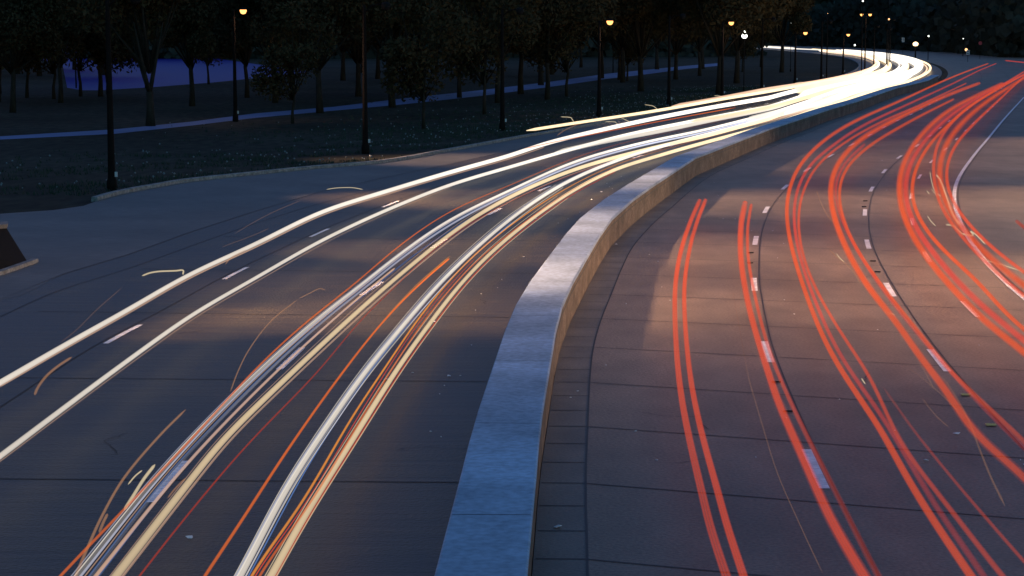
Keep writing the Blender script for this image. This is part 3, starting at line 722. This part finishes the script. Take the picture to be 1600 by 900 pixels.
trail(T8, .95, .022, G_orange, "lone orange streak that starts alone between the two bundles", None, (.55, 1.5))
trail([(u+1, v-4) for u, v in T8[5:]], .95, .012, G_amber, "brighter yellow tip of the lone orange streak", None, (.1, 1))
trail(T9, .66, .044, G_white, "broad white streak, left side of the wall-side bundle", FAR, nb(.7, 25, 50), 4.9)
trail([(u-6, v) for u, v in T9[:12]], .62, .016, G_cool, "hair-thin pale line along the left of the wall-side bundle", None, (.6, 1))
trail(T10, .60, .010, G_blue, "thin blue line inside the wall-side bundle", None, (1.4, 1.8))
trail(T11, .85, .019, G_amber, "yellow-orange line in the middle of the wall-side bundle", None, far_dim(.7))
trail(T12, .80, .017, G_orange, "orange-red line left of the cream streak in the wall-side bundle", None, far_dim(.8))
trail([(u-8, v+2) for u, v in T12[:8]], .75, .007, G_dred, "hair-thin red line between the wall-side bundle's orange lines", None, (1.8, 1.5))
trail(T13, .66, .048, G_cream, "thick cream streak nearest the median wall", FAR, nb(.8, 25, 45), 3.0)
trail([(u+7, v+1) for u, v in T13[:11]], .60, .016, G_dred, "dim red fringe right of the cream streak nearest the wall", None, (1, 1.4))
trail(T0, 1.2, .040, G_cream, "highest cream streak with a blunt left end near the grass", FAR, nb(1.1, 90, 140), 12.8)
for nm, src, mm in (("wall-side cream streak", T13, G_cream), ("wall-side white streak", T9, G_white), ("thick cream streak of the middle bundle", T6, G_peach), ("upper left white streak", T1, G_peach), ("lower left white streak", T2, G_peach)):
    for dx, rr, side in ((-8, .007, "left"), (8, .009, "right")):
        if side == "left" and src in (T1, T2): continue
        trail([(u+dx*(1 if v > 300 else .7), v+dx*.25) for u, v in src[:10]], .64, rr, mm, "hair-thin line along the %s of the %s" % (side, nm), None, (.45, .8))
for la, mm, nm in ((.07, G_cool, "outermost left"), (.035, G_white, "inner left"), (-.05, G_cool, "inner right"), (-.09, G_peach, "outermost right")):
    trail(T4, .67, .009, mm, "%s pale hairline of the middle bundle's bluish band" % nm, None, (.55, 1.0), lat=la)
for la, mm, nm in ((.055, G_cool, "outermost left"), (.03, G_white, "inner left"), (-.065, G_cool, "right-hand")):
    trail(T9, .65, .008, mm, "%s pale hairline of the wall-side white streak" % nm, None, (.6, 1.0), lat=la)
# further streaks of the far bundle
for i, (pts, z, r, mm, dr, lab) in enumerate([
  ([(868,238),(940,222),(1030,205),(1120,186),(1200,170)], .66, .06, G_white, 10.4, "white streak beginning beside the small orange dashes in the left lane"),
  ([(820,232),(870,221),(960,203),(1050,186),(1150,168)], .9, .035, G_orange, 12.0, "short-start orange streak above the left lane's white streak"),
  ([(1166,189),(1220,176),(1280,163)], .66, .11, G_white, 5.4, "wide white streak starting late beside the wall bundle"),
  ([(1080,190),(1140,180),(1200,168)], .8, .06, G_cream, 7.7, "cream streak merging into the middle of the far white band"),
  ([(1010,233),(1080,217),(1150,201),(1220,184)], .5, .03, G_peach, 3.6, "peach fringe on the wall side of the far bundle"),
  ([(1050,166),(1120,154),(1200,139)], .7, .05, G_peach, 13.2, "peach line running just below the highest cream streak"),
  ([(1300,148),(1350,135),(1400,121)], .7, .14, G_white, 4.2, "broad white streak of the far band nearest the wall"),
  ([(1250,150),(1310,137),(1370,124)], .7, .14, G_white, 7.5, "broad white streak in the centre of the far band"),
  ([(1240,142),(1300,130),(1370,115)], .7, .12, G_cream, 10.8, "broad cream streak at the upper part of the far band")]):
    trail(pts, z, r, mm, lab, None if mm is G_orange else 700+i*6, lambda d: min(2.2, .9+max(0, (d-120)/120)), dr)
for u0, u1, v0, v1, lab in [(1160,1245,71,76,"distant strip of white headlights behind the park posts"),(1038,1054,64.5,65.5,"short distant headlight glow left of the far strip"),(914,924,61.5,62.5,"small distant headlight glow left of the short one"),(1205,1330,74.5,80,"dim distant strip of headlights joining the far band")]:
    trail([(u0, v0), ((u0+u1)/2, (v0+v1)/2), (u1, v1)], .9, .45 if u0 != 1205 else .2, G_white, lab, None, (1.4, 1.4))
# tail lights
R = [
 ([(1146,935),(1135,900),(1110,825),(1095,762),(1078,690),(1066,630),(1059,575),(1055,512),(1054,450),(1060,405),(1073,360),(1093,314)], .068, G_red, "short red streak nearest the wall, left line", None, (.25, 1.15), None),
 ([(1172,935),(1162,900),(1137,825),(1120,762),(1097,680),(1080,600),(1072,530),(1069,480),(1068,445),(1073,412),(1082,366),(1102,313)], .062, G_red, "short red streak nearest the wall, right line", None, (.7, 1.1), None),
 ([(1370,935),(1350,900),(1300,815),(1262,732),(1238,678),(1215,627),(1200,580),(1190,550),(1175,500),(1165,457),(1157,405),(1156,362),(1164,318)], .070, G_red, "short red streak on the first lane joint, left line", None, (.5, 1.1), None),
 ([(1395,935),(1372,900),(1325,807),(1292,742),(1259,678),(1227,610),(1205,557),(1190,508),(1177,450),(1168,405),(1167,362),(1174,319)], .050, G_red, "short red streak on the first lane joint, right line", None, (.25, 1.1), None),
 ([(1545,940),(1515,897),(1450,800),(1412,737),(1380,678),(1350,632),(1312,575),(1285,525),(1257,453),(1240,400),(1229,350),(1229,312),(1245,264),(1282,224),(1325,195),(1410,156),(1475,126),(1520,108),(1545,99)], .066, G_redo, "wide red streak of the second lane, left of its pair", None, (.55, 1.1), None),
 ([(1560,935),(1535,897),(1465,795),(1424,727),(1392,672),(1362,627),(1322,570),(1297,525),(1267,453),(1249,400),(1240,350),(1241,312),(1260,264),(1303,226),(1345,198),(1425,160),(1490,130),(1530,110),(1557,99)], .052, G_pink, "wide red streak of the second lane, right of its pair", None, (.3, 1.1), None),
 ([(1600,940),(1562,895),(1482,792),(1425,718),(1395,668),(1360,590),(1312,517),(1275,453),(1254,400),(1246,350),(1250,312),(1272,264),(1315,226),(1372,193),(1435,165),(1510,130)], .045, G_red, "narrow red line that parts rightward from the second lane's pair", None, (.6, 1.1), None),
 ([(1640,920),(1600,877),(1537,805),(1482,740),(1430,675),(1380,605)], .030, G_red, "thin red line low in the right lanes, fading upward", None, (.7, .15), None),
 ([(1640,790),(1600,745),(1560,710),(1522,675),(1475,605),(1437,557),(1400,502),(1357,450),(1325,395),(1306,350),(1296,300),(1305,262),(1334,226),(1365,205),(1412,180),(1475,151),(1530,130)], .075, G_redo, "red streak of the third lane, outer line", None, (.12, 1.15), None),
 ([(1620,710),(1585,675),(1537,630),(1487,582),(1437,520),(1383,453),(1345,400),(1324,362),(1312,325),(1309,298),(1322,262),(1361,226),(1400,202),(1440,180),(1490,155)], .052, G_redo, "red streak of the third lane, inner line", None, (.25, 1.1), None),
 ([(1600,700),(1540,640),(1475,570),(1420,505),(1370,440),(1335,385),(1312,338),(1303,298),(1314,262),(1350,226)], .05, G_pink, "dim pink-red core between the third lane's red lines", None, (.1, .8), None),
 ([(1640,585),(1600,550),(1537,500),(1487,449),(1437,387),(1412,340),(1404,300),(1409,262),(1428,226),(1455,195),(1487,170),(1525,150),(1567,130)], .080, G_redo, "wide red streak of the fourth lane, left side", None, (.9, 1.1), None),
 ([(1640,565),(1600,532),(1545,487),(1500,444),(1450,385),(1422,340),(1413,300),(1419,262),(1440,226),(1468,195),(1500,170),(1540,146),(1580,126),(1625,105)], .075, G_pink, "red streak in the middle of the fourth lane's band", None, (.8, 1.1), None),
 ([(1640,548),(1600,515),(1562,480),(1532,444),(1465,382),(1432,337),(1423,300),(1431,262),(1452,226),(1482,195),(1516,165),(1550,145),(1590,122),(1630,102)], .065, G_redo, "red streak on the right side of the fourth lane's band", None, (.9, 1.1), None),
 ([(1640,492),(1600,462),(1573,441),(1512,380),(1477,337),(1462,300),(1458,262),(1464,226),(1488,190),(1525,160),(1560,137),(1600,112),(1630,96)], .065, G_red, "red streak of the rightmost lane, left side", None, (.9, 1.0), None),
 ([(1640,480),(1600,445),(1560,415),(1525,381),(1488,337),(1471,300),(1467,262),(1478,226),(1505,190),(1540,160),(1575,137),(1620,110)], .085, G_redo, "wide red streak in the centre of the rightmost lane", None, (.9, .95), None),
 ([(1640,455),(1600,425),(1550,387),(1502,337),(1481,300),(1478,262),(1493,226),(1525,190),(1560,157),(1600,120),(1630,100)], .060, G_red, "red streak of the rightmost lane, right side", None, (.9, 1.1), None),
 ([(1570,94.5),(1585,96),(1612,99)], .06, G_pink, "short far red streak at the right edge above all the others", None, (1, 1), None),
 ([(1588,345),(1596,352),(1612,364)], .05, G_dred, "stub of red light at the right edge beyond the white line", None, (1, 1), None)]
for pts, r, mm, lab, far, ge, dr in R:
    long_ = pts[0][1] > 400
    g_ = (lambda a, b: (lambda d: b*(a/b + (1-a/b)*max(0, min(1, (d-27)/20)))*(1 if d < 70 else max(.62, 1-(d-70)/150))))(min(ge[0], ge[1], .5), ge[1]) if long_ and ge[1] > .5 else ge
    trail(pts, .82, r*(.95 if r < .07 else 1.2), mm, lab, far, g_, dr)
    if long_ and r >= .06:
        for q_, (la, rr) in enumerate(((.55, .30), (-.5, .36), (.05, .22))):
            trail(pts[:-1], .821, r*rr, mm, "%s strand of the %s" % (("left", "right", "middle")[q_], lab), None, (.35, .6), lat=la*r)
# stray bouncing lights
for pts, r, mm, lab in [
 ([(222,431),(236,426),(250,424),(275,423),(284,422),(286,429)], .025, G_thinw, "little hooked squiggle of light left of the upper white streak"),
 ([(54,617),(60,604),(74,586),(92,571),(112,558)], .028, G_thin, "small orange flick between the two left white streaks"),
 ([(508,453),(500,451),(486,457),(468,466)], .014, G_thin, "short curved glint left of the middle bundle, upper"),
 ([(360,612),(372,580),(390,545),(425,500),(465,468)], .014, G_thin, "thin arc glint left of the middle bundle rising to the short one"),
 ([(510,296),(528,293.5),(547,293),(567,296)], .018, G_thinw, "small pale arc on the dark lane above the white pair"),
 ([(367,365),(395,348),(430,330),(470,313)], .014, G_thin, "faint line of light on the upper left lane"),
 ([(347,386),(360,381),(395,368),(420,357)], .012, G_thin, "faintest short line beside the upper white streak"),
 ([(352,413),(362,402),(385,390)], .02, G_thin, "short orange offshoot under the upper white streak"),
 ([(118,900),(135,860),(160,805),(195,745),(250,680),(290,640)], .022, G_thin, "brown wavering line left of the middle bundle at the bottom"),
 ([(194,797),(208,775),(225,748),(242,726)], .026, G_thinw, "bright short offshoot of the orange streak at lower left"),
 ([(155,832),(162,815),(168,803)], .022, G_thin, "short orange stub lowest at the left of the bundle"),
 ([(262,778),(275,762),(290,747)], .014, G_thin, "tiny stroke right of the wide paint dash"),
 ([(200,757),(212,743),(222,735)], .012, G_thinw, "tiny pale stroke left of the orange streak"),
 ([(95,535),(120,515),(150,485),(190,450)], .010, G_thin, "faint line above the upper white streak at left"),
 ([(876,182.5),(888,183),(894,186.5),(896,190)], .035, G_thinw, "little hook of light above the highest cream streak, first from left"),
 ([(1007,163.5),(1018,165),(1024,168),(1027,172)], .035, G_thinw, "little hook of light above the highest cream streak, second from left"),
 ([(1116,149.5),(1124,150),(1129,153),(1131,156)], .035, G_thinw, "little hook of light above the highest cream streak, third from left"),
 ([(1242,130),(1252,128.5),(1258,131),(1260,133)], .045, G_thinw, "little hook of light above the highest cream streak, fourth from left"),
 ([(946,190),(956,190),(964,193),(968,197)], .03, G_thinw, "hook of light under the highest cream streak, left one"),
 ([(971,184.5),(979,188),(984,191),(986,194)], .03, G_thinw, "hook of light under the highest cream streak, right one"),
 ([(870,212),(885,202),(905,194),(930,189)], .03, G_thin, "thin curved line dropping from the highest cream streak to the kerb"),
 ([(1463,273),(1469,281),(1478,305),(1489,335),(1500,352)], .04, G_thinw, "bright pale line with a round head in the rightmost lane"),
 ([(1453,268),(1456,285),(1462,300),(1470,306)], .018, G_thinw, "small pale curl left of the round-headed line"),
 ([(1455,295),(1462,303),(1470,307)], .014, G_thinw, "tiny pale curl in the rightmost lane"),
 ([(1478,351),(1487,352),(1497,360),(1506,366),(1519,368),(1517,362),(1524,366),(1540,382)], .026, G_thinw, "zigzag of pale light crossing the white edge line"),
 ([(1479,328),(1486,345),(1500,362)], .016, G_thin, "short slant of light above the zigzag"),
 ([(1608,428),(1585,420),(1560,412),(1545,408),(1530,400)], .016, G_thinw, "pale line running off the right edge below the zigzag"),
 ([(1512,398),(1530,412),(1560,440),(1580,462)], .014, G_thin, "faint orange line along the white edge line"),
 ([(1276,298),(1282,315),(1292,335),(1306,352)], .014, G_thin, "thin pale stroke left of the third lane's red streaks"),
 ([(1296,390),(1308,402),(1330,420),(1346,445)], .014, G_thin, "thin stroke left of the third lane, lower one"),
 ([(1307,396),(1313,404),(1319,409)], .012, G_thinw, "tiny pale tick beside the thin stroke in the third lane"),
 ([(1449,337),(1455,346),(1462,353)], .016, G_thinw, "tiny pale tick between the two rightmost red bands"),
 ([(1448,298),(1452,303)], .02, G_thinw, "tiny bright tick above the other between the rightmost bands"),
 ([(1423,300),(1427,310),(1430,317)], .016, G_thinw, "pale tick on the fourth lane's red band"),
 ([(1420,575),(1440,590),(1475,620),(1500,645)], .012, G_thin, "faint stroke low in the third lane, long one"),
 ([(1437,568),(1446,582),(1458,605)], .014, G_thin, "faint stroke low in the third lane, short one"),
 ([(1441,622),(1452,637),(1468,655),(1482,667)], .011, G_thin, "faint stroke beneath the others in the third lane"),
 ([(1475,590),(1495,622),(1515,660),(1530,700),(1548,745),(1570,790)], .018, G_thin, "orange stroke bending down through the dim red of the third lane"),
 ([(1535,450),(1552,465),(1570,490),(1585,503)], .016, G_thin, "orange stroke on the fourth lane's band near the right edge"),
 ([(1387,489),(1393,490),(1398,492)], .016, G_thinw, "tiny pale arc on the third lane's red streak"),
 ([(1346,591),(1352,600)], .012, G_thinw, "tiny pale tick beside the second lane's streak"),
 ([(1144,450),(1155,510),(1170,590),(1190,660),(1215,740),(1250,820),(1285,895)], .008, G_thin, "hair-thin line running down the first right lane")]:
    trail(pts, .7, r, mm, lab, None, (.25, .35) if "hair-thin" in lab or "orange stroke bending" in lab or "faint" in lab else (.75, .9), k=6, step=5)
